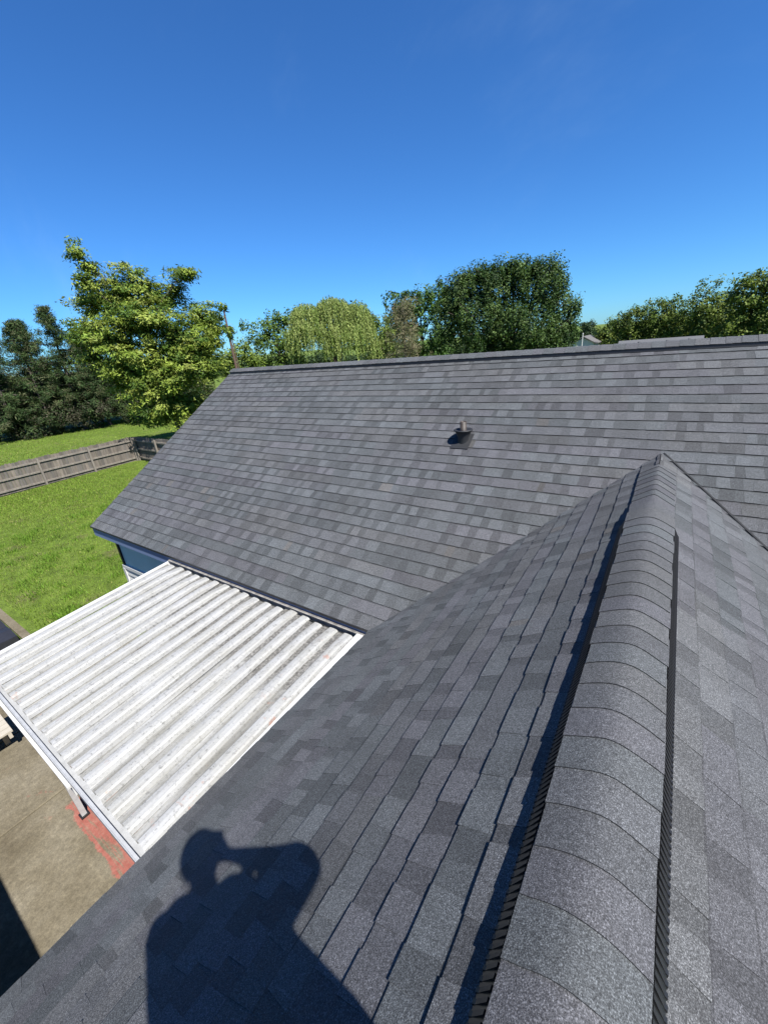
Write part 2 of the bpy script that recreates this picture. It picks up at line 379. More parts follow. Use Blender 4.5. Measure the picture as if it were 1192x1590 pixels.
def add_tab(mb, tab):
    slope, q, vb, hb, tone, _ = tab
    def h(v): return hb*(1-(v-vb)/(EXP+0.02))+0.0002
    top = [slope.p(u, v, max(h(v), 0.0004)) for u, v in q]
    bot = [slope.p(u, v, -0.003) for u, v in q]
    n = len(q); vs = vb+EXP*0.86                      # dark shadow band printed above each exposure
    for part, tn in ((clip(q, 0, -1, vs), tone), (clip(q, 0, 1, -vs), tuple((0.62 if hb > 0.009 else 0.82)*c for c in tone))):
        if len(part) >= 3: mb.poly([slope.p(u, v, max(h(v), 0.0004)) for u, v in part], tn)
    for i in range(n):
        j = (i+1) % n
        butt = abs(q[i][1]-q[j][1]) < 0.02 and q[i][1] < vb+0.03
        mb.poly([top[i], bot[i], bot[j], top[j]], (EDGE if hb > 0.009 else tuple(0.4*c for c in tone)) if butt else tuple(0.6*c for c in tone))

house = thing('house', (0, 4, 0), 'house with new charcoal shingle roofs meeting in valleys, blue fascia and black roof vents', 'house')
c1 = 1/math.sqrt(1+T1*T1); c2 = 1/math.sqrt(1+T2*T2)
# left wing slope: eave runs along y; u = towards -y seen from outside ... u along +y here keeps the normal up
wl_ = Slope((XE, 0, ZE), (0, -1, 0), (c1, 0, T1*c1))     # normal = U x V
assert wl_.N[2] > 0
wr_ = Slope((XE2, 0, ZE), (0, 1, 0), (-c1, 0, T1*c1)); assert wr_.N[2] > 0
mf_ = Slope((0, YE, ZE), (1, 0, 0), (0, c2, T2*c2)); assert mf_.N[2] > 0
mbk = Slope((0, 2*YM-YE, ZE), (-1, 0, 0), (0, -c2, T2*c2)); assert mbk.N[2] > 0
LW = (ZR-ZE)/T1/c1; LM = (YM-YE)/c2
vj = (YJ-YE)/c2
# valley: on wing slopes y = YE + (YJ-YE) * v/LW ; on the main slope x = XE + (XR-XE) * v/vj
kv = (YJ-YE)/LW
tabs = []
tabs += tabs_for(wl_, -YJ, -YB, LW, [[(1, kv, YE+0.035)]])               # u=-y :  u + YE + kv v >= 0
tabs += tabs_for(wr_, YB, YJ, LW, [[(-1, kv, YE+0.02)]])
ka = (XR-XE)/vj
tabs += tabs_for(mf_, XL-0.02, XR, LM, [[(-1, ka, XE+0.03), (-1, 0, XR), (1, 0, -(XL-0.012))]])
kb = (XE2-XR)/vj
tabs += tabs_for(mf_, XR, XRR, LM, [[(1, kb, -XE2+0.03), (1, 0, -XR), (-1, 0, XRR)]])
# visible size of each tab, to decide which are separate pieces
def shown(tab):
    slope, q, vb, hb, tone, area = tab
    c = slope.p(sum(p[0] for p in q)/len(q), sum(p[1] for p in q)/len(q))-np.array([0, 0, CZ])
    d = c@CF
    if d < 0.1: return 0
    x, y = 634*(c@CR)/d, 634*(c@CU)/d
    if abs(x) > 596 or abs(y) > 795: return 0
    L = np.linalg.norm(c); return area*max(0, -(slope.N@c)/L)/(d*d)
order = sorted(range(len(tabs)), key=lambda i: -shown(tabs[i]))
single = set(order[:290])
# decks under the shingles
def deck(name, polys, th=0.09):
    mb = MB()
    for p in polys: mb.prism(p, np.array([0, 0, -th]))
    return mb.build(name, 'deck', house)
dz = -0.006
main_roof = deck('main_roof', [[(XL+0.03, YE+0.01, ZE+dz), (XE, YE+0.01, ZE+dz), (XR, YJ, ZR+dz), (XR, YM, ZM+dz), (XL+0.03, YM, ZM+dz)],
                               [(XE2, YE+0.01, ZE+dz), (XRR-0.03, YE+0.01, ZE+dz), (XRR-0.03, YM, ZM+dz), (XR, YM, ZM+dz), (XR, YJ, ZR+dz)],
                               [(XRR-0.03, 2*YM-YE, ZE+dz), (XL+0.03, 2*YM-YE, ZE+dz), (XL+0.03, YM, ZM+dz), (XRR-0.03, YM, ZM+dz)]])
wing_roof = deck('wing_roof', [[(XE+0.01, YB, ZE+dz), (XR, YB, ZR+dz), (XR, YJ, ZR+dz), (XE+0.01, YE, ZE+dz)],
                               [(XR, YB, ZR+dz), (XE2-0.01, YB, ZE+dz), (XE2-0.01, YE, ZE+dz), (XR, YJ, ZR+dz)]])
rest = MB()
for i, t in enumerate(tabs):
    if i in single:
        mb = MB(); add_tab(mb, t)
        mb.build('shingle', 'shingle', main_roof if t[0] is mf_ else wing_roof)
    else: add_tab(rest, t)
# back slope, added rear wing: same shingles in long strips
def plain_roof(S, u0, u1, L, regs):
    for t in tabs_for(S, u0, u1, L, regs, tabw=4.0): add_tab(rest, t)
plain_roof(mbk, -XRR, -XL, LM, [[(1, 0, XRR), (-1, 0, -XL)]])
RY, RYR, RX0 = -1.13, -3.3, -9.5                     # unseen rear wing added to shade the patio: front eave, ridge, left rake
LR = (RYR-RY)/-c2
rf = Slope((0, RY, ZE-0.02), (-1, 0, 0), (0, -c2, T2*c2)); rb_ = Slope((0, 2*RYR-RY, ZE-0.02), (1, 0, 0), (0, c2, T2*c2))
plain_roof(rf, -XE+0.01-1.8, -RX0, LR, [[(1, -ka*0.99, 1.0+XE)] if False else [(1, 0, XE), (-1, 0, -RX0)]])
plain_roof(rb_, RX0, XE, LR, [[(1, 0, -RX0), (-1, 0, XE)]])
zr2 = ZE-0.02+T2*(RY-RYR)
deck('added_wing_roof', [[(RX0, RY, ZE-0.03), (XE, RY, ZE-0.03), (XE, RYR, zr2-0.01), (RX0, RYR, zr2-0.01)],
                        [(XE, 2*RYR-RY, ZE-0.03), (RX0, 2*RYR-RY, ZE-0.03), (RX0, RYR, zr2-0.01), (XE, RYR, zr2-0.01)]])
rs = rest.build('shingles', 'shingle', house, origin=False); rs['kind'] = 'stuff'

# ------------------------------------------------------------------ ridge vents and ridge caps
def prof(x, t, lift, rnd_r=None, steep=0.97):
    if rnd_r is None: rnd_r = 0.012+0.05*min(1, max(0, (lift-0.006)/0.018))
    return lift-t*steep*(math.sqrt(x*x+rnd_r*rnd_r)-rnd_r)
def ridge_caps(axis, a0, a1, c0, zc, t, lift_fn, expo, width):
    a = a0; k = 0
    while a < a1:
        L = min(expo+0.06, a1-a+0.02); mb = MB(); tl = rnd.choice([rnd.uniform(1.0, 1.13), rnd.uniform(0.92, 1.04), rnd.uniform(0.84, 0.94)])
        hue = rnd.choice(HUES); tone = tuple(SHBASE*tl*c for c in hue); lift = lift_fn(a)
        w0 = width+rnd.uniform(-0.004, 0.004); sk = rnd.uniform(-0.004, 0.004); NX = 15
        def P(i, b, h):
            x = w0*(2*i/(NX-1)-1); al = a+b*L+sk*(2*i/(NX-1)-1)*(1-b)+(-0.001+0.0012*math.sin(i*0.9+k))*(1-b); zz = zc+prof(x, t, lift)+h
            return (c0+x, al, zz) if axis == 'y' else (al, c0-x, zz)
        top = [[P(i, b, 0.0095-0.0075*b) for i in range(NX)] for b in (0, 0.25, 0.6, 1)]
        mb.grid(top, tone)
        under = [[P(i, b, 0.0095-0.0075*b-0.0045) for i in range(NX)] for b in (0, 1)]
        mb.grid(under[::-1], EDGE)
        mb.grid([under[0], top[0]], tuple(0.4*c for c in tone))
        for i in (0, NX-1):
            mb.poly([top[0][i], top[1][i], top[2][i], top[3][i], under[1][i], under[0][i]], EDGE)
        mb.build('ridge_cap', 'shingle', house, smooth=True); a += expo; k += 1
VEND = 3.13
WID = 0.143
low = lambda a: -0.020
def lift_w(a):
    hi = 0.024
    if a < VEND: return hi
    return max(0.006, hi-(a-VEND)/0.28*0.018)
ridge_caps('y', -1.6, YJ-0.42, XR, ZR, T1, lift_w, 0.13, WID)
ridge_caps('x', XL-0.01, XRR, YM, ZM, T2, lambda a: 0.018, EXP, 0.144)
def vent(axis, a0, a1, c0, zc, t, lift, xc=0.176, tt=1.15):
    mb = MB()
    xa, xb = 0.112, 0.140
    for s in (-1, 1):
        za = prof(xa, t, lift)-0.006; zb = prof(xb, t, lift)-0.007; zc_ = -t*xc+0.011; zd = -t*xc-0.004
        def P(x, al, z): return (c0+s*x, al, zc+z) if axis == 'y' else (al, c0+s*x, zc+z)
        def strip(a, b, pts, tone=(1, 1, 1)):
            lo = [P(x, a, z) for x, z in pts]; hi = [P(x, b, z) for x, z in pts]; n = len(pts)
            mb.grid([lo, hi], tone, True); mb.poly(lo, tone); mb.poly(hi[::-1], tone)
        strip(a0, a1, [(xa, za), (xb, zb), (xc, zc_), (xc, zd), (xa, -t*xa-0.02)])
        n = int((a1-a0)/0.021); dx, dzz = xc-xb, zc_-zb
        for i in range(n):
            al = a0+i*(a1-a0)/n
            strip(al, al+0.010, [(xb+0.001, zb-0.0005), (xb+0.006, zb+0.0035), (xc-0.004, zc_+0.009), (xc+0.003, zc_+0.003), (xc+0.002, zd+0.001)], (tt, tt, tt*1.03))
    o = mb.build('ridge_vent', 'vent_louvre', house); return o
vent('y', -1.6, VEND, XR, ZR, T1, 0.024)
vent('x', XL+0.02, XRR-0.1, YM, ZM, T2, 0.018, 0.152, 0.7)

# cut edge of the shingles along the right valley
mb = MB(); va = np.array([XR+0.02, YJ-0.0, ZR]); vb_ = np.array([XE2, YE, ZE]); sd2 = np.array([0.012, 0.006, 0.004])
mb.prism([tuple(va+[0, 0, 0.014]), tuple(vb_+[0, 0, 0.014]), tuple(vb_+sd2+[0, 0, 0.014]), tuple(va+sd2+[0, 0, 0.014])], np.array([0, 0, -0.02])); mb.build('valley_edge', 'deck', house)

# ------------------------------------------------------------------ plumbing vent in its boot
PX, PY = -2.14, 4.90; PZ = ZE+T2*(PY-YE)
mb = MB(); fl = []
for u, v in ((-0.13, -0.15), (0.11, -0.15), (0.11, 0.12), (-0.13, 0.12)): fl.append(mf_.p(PX+u, (PY-YE)/c2+v, 0.016))
mb.prism(fl, mf_.N*-0.012); pv = mb.build('plumbing_vent', 'rubber', house)
mb = MB(); mb.lathe((PX, PY, PZ), [(0.07, -0.05), (0.072, 0.05), (0.09, 0.095), (0.105, 0.13), (0.122, 0.137), (0.124, 0.149), (0.11, 0.154), (0.09, 0.142), (0.047, 0.13)], 28)
mb.build('boot', 'rubber', pv, smooth=True)
mb = MB(); mb.lathe((PX, PY, PZ), [(0.042, 0.0), (0.042, 0.25), (0.036, 0.25), (0.036, 0.1)], 20)
mb.build('pipe', 'pipe', pv, smooth=True)

# ------------------------------------------------------------------ walls, fascia, siding
WY = 2.80
mb = MB()
zt = ZE+0.02
mb.box(-8.2, 8.9, WY, 2*YM-WY, 0, ZE-0.10)
mb.prism([(-8.2, WY, ZE-0.11), (-8.2, 2*YM-WY, ZE-0.11), (-8.2, YM, ZM-0.22)], np.array([0.15, 0, 0]))
mb.prism([(8.75, WY, ZE-0.11), (8.75, 2*YM-WY, ZE-0.11), (8.75, YM, ZM-0.22)], np.array([0.15, 0, 0]))
main_wall = mb.build('wall', 'wall_blue', house)
mb = MB(); mb.box(XE+0.22, XE2-0.22, YB+0.2, WY-0.01, 0, ZE-0.10)
mb.prism([(XE+0.22, YB+0.2, ZE-0.11), (XE2-0.22, YB+0.2, ZE-0.11), (XR, YB+0.2, ZR-0.24)], np.array([0, 0.12, 0]))
mb.build('wall', 'wall_blue', house)
mb = MB(); mb.box(RX0+0.3, XE+0.21, 2*RYR-RY+0.25, RY-0.25, 0, ZE-0.13)
mb.prism([(RX0+0.3, 2*RYR-RY+0.25, ZE-0.14), (RX0+0.3, RY-0.25, ZE-0.14), (RX0+0.3, RYR, zr2-0.2)], np.array([0.12, 0, 0]))
mb.build('wall', 'wall_blue', house)  # walls under the added, unseen rear wing
for k in range(14):                                     # white lap siding below the blue band
    z0 = 0.14+k*0.135; mb = MB()
    mb.prism([(-8.18, WY-0.012, z0+0.145), (-8.18, WY-0.034, z0), (-8.18, WY-0.002, z0), (-8.18, WY-0.002, z0+0.145)], np.array([10.0 if z0 > 0 else 0, 0, 0])*0.58)
    mb.build('siding_board', 'white_paint', main_wall)
mb = MB(); mb.box(-8.23, -2.4, WY-0.045, WY-0.001, 2.03, 2.10); mb.build('trim_band', 'white_paint', main_wall)
mb = MB(); mb.box(-8.24, -8.16, WY-0.05, WY+0.06, 0, 2.03); mb.build('corner_trim', 'white_paint', main_wall)
mb = MB(); mb.box(-8.22, -8.165, WY-0.03, WY+0.05, 2.10, ZE-0.16); mb.build('corner_trim', 'vent_black', main_wall)
def fascia(y0, y1, x0, x1, z0, z1):
    mb = MB(); mb.box(x0, x1, y0, y1, z0, z1); mb.build('fascia', 'fascia', house)
fascia(YE-0.004, YE+0.022, XL+0.03, XE-0.05, ZE-0.19, ZE-0.010)
fascia(YE+0.023, WY-0.001, XL+0.04, XE-0.05, ZE-0.185, ZE-0.165)
fascia(YB, YE-0.03, XE-0.004, XE+0.022, ZE-0.17, ZE-0.010)
fascia(YB, YE-0.03, XE2-0.022, XE2+0.004, ZE-0.17, ZE-0.010)
fascia(RY-0.02, RY+0.004, RX0, XE-0.01, ZE-0.19, ZE-0.045)
for sgn, y0 in ((1, YE), (-1, 2*YM-YE)):
    mb = MB(); p = [(XL+0.028, y0, ZE-0.012), (XL+0.028, YM, ZM-0.012), (XL+0.028, YM, ZM-0.18), (XL+0.028, y0, ZE-0.18)]
    mb.prism(p, np.array([0.025*-1, 0, 0])); mb.build('rake_board', 'fascia', house)
mb = MB(); mb.box(XL+0.0, XE-0.02, YE-0.028, YE-0.006, ZE-0.028, ZE-0.004); mb.build('drip_edge', 'vent_black', house)

# ------------------------------------------------------------------ metal patio cover
cover = thing('patio_cover', (-4.0, 1.5, 2.7), 'white corrugated metal patio cover, dirty and speckled, tucked between the two roofs', 'patio cover')
AX0, AX1, AY0, AY1, AZ0, AZ1 = -5.93, -2.37, 0.345, 2.60, 2.66, 2.785
NP = 17; PW = (AX1-AX0)/NP
RIB = [(0, 0), (0.2, -0.001), (0.40, 0.0), (0.415, 0.006), (0.445, 0.040), (0.51, 0.051), (0.69, 0.055), (0.87, 0.051), (0.94, 0.038), (0.985, 0.006), (1.0, 0.0)]
def az(y): return AZ0+(AZ1-AZ0)*(y-AY0)/(AY1-AY0)
for i in range(NP):
    mb = MB(); x0 = AX0+i*PW; yend = AY1-rnd.uniform(0, 0.05); ys = [AY0-rnd.uniform(0, 0.012)]+[AY0+(yend-AY0)*k/10 for k in range(1, 11)]
    ph = rnd.uniform(0, 6); dzp = rnd.uniform(-0.003, 0.003)
    rows = []
    for y in ys:
        wv = 0.004*math.sin(y*2.3+ph); e = max(0.0, (y-(yend-0.04))/0.04)
        rows.append([(x0+PW*u+wv*(0 < u < 1), y, az(y)+h*(1-0.55*e if h > 0.01 else 1)+dzp+0.002*math.sin(y*4+ph)) for u, h in RIB])
    a0 = len(mb.v); mb.grid(rows)
    nseg = len(RIB)-1
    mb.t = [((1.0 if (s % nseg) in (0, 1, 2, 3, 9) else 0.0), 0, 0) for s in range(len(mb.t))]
    top = rows[-1]; mb.poly([p for p in top[3:9]]+[(top[8][0], top[8][1], az(yend)-0.002), (top[3][0], top[3][1], az(yend)-0.002)], (0, 0, 0))
    o = mb.build('roof_panel', 'metal', cover)
    so = o.modifiers.new('sheet', 'SOLIDIFY'); so.thickness = 0.002; so.offset = -1
mb = MB(); mb.box(AX0, -2.2, AY1-0.005, AY1+0.012, AZ1-0.03, AZ1+0.062); mb.box(AX0, -2.2, AY1-0.022, AY1-0.006, AZ1+0.048, AZ1+0.055)
mb.build('wall_flashing', 'flashing', cover)
mb = MB(); tw = [AX1+0.001, -2.335, -2.33, -2.20]; th = [0.003, 0.05, 0.056, 0.058]
mb.grid([[(x, y, az(y)+h) for x, h in zip(tw, th)] for y in np.linspace(AY0-0.02, AY1-0.02, 8)]); tr_ = mb.build('edge_trim', 'white_paint', cover); tr_.modifiers.new('sheet', 'SOLIDIFY').thickness = 0.003
mb = MB(); mb.box(AX0-0.03, AX0-0.004, AY0, AY1, AZ0-0.075, AZ0+0.03)
for k in range(4): mb.v[4+k] = (mb.v[4+k][0], mb.v[4+k][1], mb.v[4+k][2]+(AZ1-AZ0 if mb.v[4+k][1] > 1 else 0)); mb.v[k] = (mb.v[k][0], mb.v[k][1], mb.v[k][2]+(AZ1-AZ0 if mb.v[k][1] > 1 else 0))
mb.build('side_trim', 'white_paint', cover)
mb = MB()                                                # gutter: open trough
gy0, gy1, gz0, gz1 = AY0-0.058, AY0+0.012, AZ0-0.075, AZ0-0.006
mb.box(AX0-0.02, AX1, gy0, gy1, gz0, gz0+0.006); mb.box(AX0-0.02, AX1, gy0-0.006, gy0, gz0, gz1-0.012); mb.box(AX0-0.02, AX1, gy1, gy1+0.006, gz0, gz1)
mb.box(AX0-0.02, AX1, gy0+0.001, gy0+0.02, gz1-0.018, gz1-0.013)
mb.build('gutter', 'gutter', cover)
mb = MB(); mb.box(AX0-0.02, -3.5, gy0-0.005, gy0+0.06, gz0-0.15, gz0-0.004); mb.box(AX0-0.02, -3.5, gy0-0.03, gy0-0.006, gz0-0.05, gz0-0.025)
mb.build('beam', 'white_paint', cover)
mb = MB(); mb.box(-5.785, -5.675, 0.39, 0.49, 0.04, 0.075); mb.build('post_base', 'vent_black', cover)
mb = MB(); mb.box(-5.76, -5.70, 0.41, 0.47, 0.076, gz0+0.03); mb.build('post', 'gutter', cover)
mb = MB(); mb.box(-2.5, -2.41, 0.39, 0.48, 0.04, gz0+0.03); mb.build('post', 'white_paint', cover)

# stray stick lying in a channel of the cover
mb = MB(); yb = 1.26; xs = AX0+7*PW+0.05
mb.tube([(xs, yb, az(yb)+0.012), (xs+0.004, yb+0.09, az(yb+0.09)+0.016), (xs-0.003, yb+0.2, az(yb+0.2)+0.012)], [0.004, 0.008, 0.005], 6)
tag(mb.build('twig', 'bark'), 'small dark twig lying in a channel of the metal cover', 'twig')

# low slatted platform and the dark covered box at the left border
bench = thing('slatted_bench', (-8.2, -0.2, 0.04), 'low cream slatted bench on the patio beside the white beam', 'bench')
for k in range(6):
    mb = MB(); x0 = -8.62+k*0.134; mb.box(x0, x0+0.122, -1.0, 0.37, 0.43, 0.46); mb.build('slat', 'cream_paint', bench)
mb = MB(); mb.box(-8.62, -7.83, 0.3, 0.345, 0.33, 0.429); mb.box(-8.62, -7.83, -0.96, -0.915, 0.33, 0.429); mb.build('rail', 'cream_paint', bench)
for x in (-8.58, -8.2):
    for y in (-0.90, 0.235):
        mb = MB(); mb.box(x, x+0.064, y, y+0.064, 0.045, 0.43); mb.build('leg', 'cream_paint', bench)
tub = thing('covered_box', (-13, 0.2, 0), 'low dark covered box at the left border behind the metal cover', 'box')
mb = MB(); mb.box(-15.2, -11.2, -1.0, 1.33, 0.0, 0.30); mb.build('body', 'tub', tub)
for k in range(6):
    mb = MB(); x0 = -15.2+k*0.667; mb.grid([[(x0, -1.0, 0.302), (x0+0.3, -1.0, 0.35), (x0+0.655, -1.0, 0.302)], [(x0, 1.33, 0.302), (x0+0.3, 1.33, 0.35), (x0+0.655, 1.33, 0.302)]]); mb.build('cover_panel', 'tub', tub)

# ------------------------------------------------------------------ fence
FX, FY = -27.45, 12.2
def picket(axis, a, parent, h):
    w = 0.136; c = 0.03; t = rnd.uniform(0.75, 1.15); tone = tuple(t*v for v in rnd.choice([(0.15, 0.128, 0.106), (0.135, 0.12, 0.104), (0.17, 0.143, 0.115)]))
    pr = [(0, 0.02), (w, 0.02), (w, h-c), (w-c, h), (c, h), (0, h-c)]; mb = MB(); th = 0.016
    if axis == 'y': mb.prism([(FX-0.02+rnd.uniform(-0.004, 0.004), a+p, z) for p, z in pr], np.array([-th, 0, 0]), tone)
    else: mb.prism([(a+p, FY+0.02, z) for p, z in pr], np.array([0, th, 0]), tone)
    mb.build('picket', 'fence', parent)
RT = (0.205, 0.18, 0.148)
f1 = thing('wooden_fence', (FX, 5, 0), 'weathered grey picket fence crossing the lawn left of the house', 'fence')
a = -1.2
while a < FY-0.05:
    picket('y', a, f1, 1.52+rnd.uniform(-0.025, 0.025)); a += 0.143
for y in (-0.2, 2.25, 4.7, 7.15, 9.6, 12.05):
    mb = MB(); mb.box(FX+0.045, FX+0.135, y-0.045, y+0.045, 0, 1.46, RT); mb.build('post', 'fence', f1)
for z in (0.16, 0.72, 1.24):
    for y0, y1 in ((-1.2, 2.24), (2.26, 7.14), (7.16, 12.04)):
        mb = MB(); mb.box(FX-0.019, FX+0.044, y0, y1, z, z+0.085, RT); mb.build('rail', 'fence', f1)
f2 = thing('wooden_fence', (-22, FY, 0), 'short run of grey picket fence turning behind the house gable', 'fence')
a = FX+0.02
while a < -16:
    picket('x', a, f2, 1.52+rnd.uniform(-0.02, 0.02)); a += 0.143
for x in (-27.2, -24.75, -22.3, -19.85, -17.4):
    mb = MB(); mb.box(x-0.045, x+0.045, FY-0.135, FY-0.045, 0, 1.46, RT); mb.build('post', 'fence', f2)
for z in (0.16, 0.72, 1.24):
    mb = MB(); mb.box(FX+0.14, -16, FY-0.044, FY+0.019, z, z+0.085, RT); mb.build('rail', 'fence', f2)

# ------------------------------------------------------------------ trees
def unit(v): return v/np.maximum(np.linalg.norm(v, axis=1, keepdims=True), 1e-9)
def leaves(blobs, dens, sub_r, per, size, aspect, cols, hang=0.0, stretch=1.0, shell=(0.5, 1.03), upb=0.5, seed=1):
    R = np.random.default_rng(seed); C = []; O = []; rr = []
    for (x, y, z, rx, rz) in blobs:
        n = max(4, int(dens*(rx*rx+2*rx*rz)))
        d = unit(R.normal(0, 1, (n, 3))); q = R.uniform(shell[0], shell[1], (n, 1))
        lump = 1+0.16*np.sin(d[:, :1]*5+x)+0.12*np.sin(d[:, 2:]*7+y)
        C.append(np.array([x, y, z])+d*q*lump*np.array([rx, rx, rz])); O.append(d)
    C = np.vstack(C); O = np.vstack(O); ns = len(C)
    tone_s = R.uniform(0.7, 1.3, ns); hue_s = R.integers(0, len(cols), ns)
    k = np.repeat(np.arange(ns), per); n = len(k)
    off = np.clip(R.normal(0, 1, (n, 3)), -1.6, 1.6)*sub_r*np.array([1, 1, stretch])*R.uniform(0.6, 1.2, ns)[k][:, None]
    P = C[k]+off
    nor = unit(O[k]*0.55+np.array([0, 0, upb])+unit(off)*0.35+R.normal(0, 0.55, (n, 3)))
    tg = R.normal(0, 1, (n, 3)); tg[:, 2] -= hang*2
    tg = unit(tg-nor*(tg*nor).sum(1, keepdims=True)); bt = np.cross(nor, tg)
    L = size*R.uniform(0.6, 1.3, (n, 1)); W = L*aspect
    V = np.zeros((n, 4, 3)); V[:, 0] = P-tg*L*0.5; V[:, 1] = P+bt*W*0.5-nor*W*0.12; V[:, 2] = P+tg*L*0.5; V[:, 3] = P-bt*W*0.5-nor*W*0.12
    col = np.array(cols)[hue_s[k]]*tone_s[k][:, None]*R.uniform(0.75, 1.25, (n, 1))
    return V.reshape(-1, 3), col
def branches(mb, base, blobs, r0, seed, top=None, frac=0.35):
    R = random.Random(seed); zt = max(b[2] for b in blobs); bx = sum(b[0] for b in blobs)/len(blobs); by = sum(b[1] for b in blobs)/len(blobs)
    top = top or (bx, by, zt-0.5); b0 = Vector(base); tp = Vector(top); N = 7
    tr = [b0.lerp(tp, k/N)+Vector((R.uniform(-.12, .12), R.uniform(-.12, .12), 0))*(k > 0) for k in range(N+1)]
    mb.tube(tr, [r0*(1.25 if k == 0 else 1-0.85*k/N) for k in range(N+1)], 9)
    for (x, y, z, rx, rz) in blobs:
        s = min(0.95, max(frac, (z-b0.z-rz*1.2)/(tp.z-b0.z)*0.75)); p0 = b0.lerp(tp, s); p2 = Vector((x, y, z)); p1 = p0.lerp(p2, 0.5)+Vector((0, 0, 0.25))
        rr = r0*(1-0.85*s)*0.55; mb.tube([p0, p1, p2], [rr, rr*0.6, rr*0.2], 6)
        for j in range(5):
            e = p2+Vector((R.uniform(-1, 1)*rx, R.uniform(-1, 1)*rx, R.uniform(-.4, 1)*rz))*0.9; q = p1.lerp(p2, R.uniform(.2, 1))
            mb.tube([q, q.lerp(e, .5)+Vector((0, 0, .08)), e], [rr*.4, rr*.25, rr*.1], 5)
def tree(name, label, base, blobs, r0, bark, mat, group=None, seed=1, extra=None, top=None, **kw):
    t = thing(name, base, label, 'tree', group); mb = MB(); branches(mb, base, blobs, r0, seed, top); mb.build('trunk', bark, t, smooth=True)
    V, c = leaves(blobs, seed=seed, **kw)
    if extra is not None: V = np.vstack([V, extra[0]]); c = np.vstack([c, extra[1]])
    quads_object('crown', V, c, mat, t); return t

ASH = [(-28.3,12.7,11.6,0.4,0.6),(-28.1,13.1,10.9,0.5,0.4),(-27.3,12.3,9.9,0.5,0.6),(-27.4,14.5,9.7,1.6,1.3),(-29.0,13.6,9.2,1.5,1.0),(-27.4,16.6,9.4,1.3,1.1),(-25.7,17.3,10.5,0.9,0.35),(-25.3,17.8,8.0,1.1,1.1),(-25.6,13.6,7.8,2.3,1.0),(-26.7,12.0,7.2,1.5,1.0),(-24.4,15.6,6.8,1.8,1.2),(-25.4,12.6,5.9,1.7,1.1),(-24.2,14.8,5.3,2.1,1.4),(-25.1,13.4,4.3,2.0,1.2),(-26.4,12.2,5.0,0.9,0.8),(-25.0,16.7,5.5,1.1,1.4),(-25.2,13.6,3.0,1.5,0.9),(-25.6,12.4,2.6,0.5,0.4),(-25.2,18.0,7.0,0.7,0.9),(-27.4,11.5,6.1,0.6,0.4),(-27.9,11.6,7.8,0.5,0.4),(-25.2,15.2,3.0,1.2,0.8)]
ASHC = [(0.17, 0.24, 0.035), (0.23, 0.30, 0.045), (0.28, 0.33, 0.065), (0.075, 0.135, 0.02)]
tree('leafy_tree', 'big bright green tree with long drooping leaves by the fence corner', (-26.6, 15.0, 0), ASH, 0.24, 'bark', 'leaf', seed=3, top=(-26.9, 14.6, 9.0),
     dens=17, sub_r=0.26, per=58, size=0.22, aspect=0.36, cols=ASHC, hang=0.5, upb=0.95, stretch=0.5, shell=(0.3, 1.1))
# sapling tuft on a reddish stem
st = thing('slender_tree', (-24.0, 18.2, 0), 'bare reddish stem topped by a small leaf tuft at the roof corner', 'tree')
mb = MB(); mb.tube([(-23.55, 18.2, 0), (-23.75, 18.2, 3), (-23.9, 18.25, 6), (-24.0, 18.3, 8.3)], [0.12, 0.105, 0.08, 0.045], 9); mb.tube([(-23.5, 18.35, 0), (-23.62, 18.3, 4), (-23.8, 18.3, 7.2)], [0.05, 0.04, 0.02], 7)
mb.build('trunk', 'redbark', st, smooth=True)
V, c = leaves([(-24.0, 18.3, 8.45, 0.32, 0.14), (-23.8, 18.3, 7.0, 0.3, 0.3)], dens=60, sub_r=0.12, per=12, size=0.3, aspect=0.3, cols=ASHC, hang=0.5, seed=8); quads_object('crown', V, c, 'leaf', st)

MAP = [(-13.3,30.2,8.1,1.5,1.4),(-11.0,31.1,8.2,1.9,1.5),(-8.6,31.9,7.9,1.7,1.6),(-7.2,32.2,6.7,1.1,1.4),(-11.7,29.9,6.2,2.3,1.6),(-9.2,30.2,5.7,2.4,1.7),(-7.0,31.6,5.1,1.2,1.2),(-13.9,29.9,6.6,1.3,1.7),(-11.5,30.9,9.3,1.3,0.5),(-9.1,31.7,9.2,1.5,0.5),(-7.1,32.2,8.2,0.6,0.7),(-6.1,32.4,6.7,0.5,0.5),(-6.2,32.4,5.4,0.6,1.0),(-13.7,30.3,8.9,1.0,0.8),(-12.6,30.8,9.3,1.1,0.6),(-7.8,32.2,9.0,1.0,0.8),(-10.2,31.4,9.5,1.2,0.5),(-11.0,31.0,4.2,2.8,1.4),(-8.0,32.0,4.0,2.0,1.2)]
MAPC = [(0.045, 0.09, 0.02), (0.07, 0.125, 0.03), (0.095, 0.15, 0.04), (0.026, 0.055, 0.014)]
tree('maple_tree', 'tall dense dark green tree with upright plumes behind the main ridge', (-10.2, 31.5, 0), MAP, 0.32, 'bark', 'leaf', seed=4,
     dens=22, sub_r=0.15, per=36, size=0.155, aspect=0.6, cols=MAPC, hang=0.2, stretch=2.1, upb=0.35)
tree('round_tree', 'mid green leafy tree partly hidden left of the dark plumed tree', (-20.2, 37, 0), [(-20.8,36.5,8.6,2.4,1.5),(-18.7,37.6,8.8,1.7,1.5),(-21.7,36.0,7.2,1.8,1.6),(-19.5,37,5.5,2.5,2)], 0.25, 'bark', 'leaf', seed=5,
     dens=9, sub_r=0.22, per=24, size=0.26, aspect=0.6, cols=[(0.075, 0.15, 0.03), (0.10, 0.18, 0.04), (0.055, 0.11, 0.025)], upb=0.5)
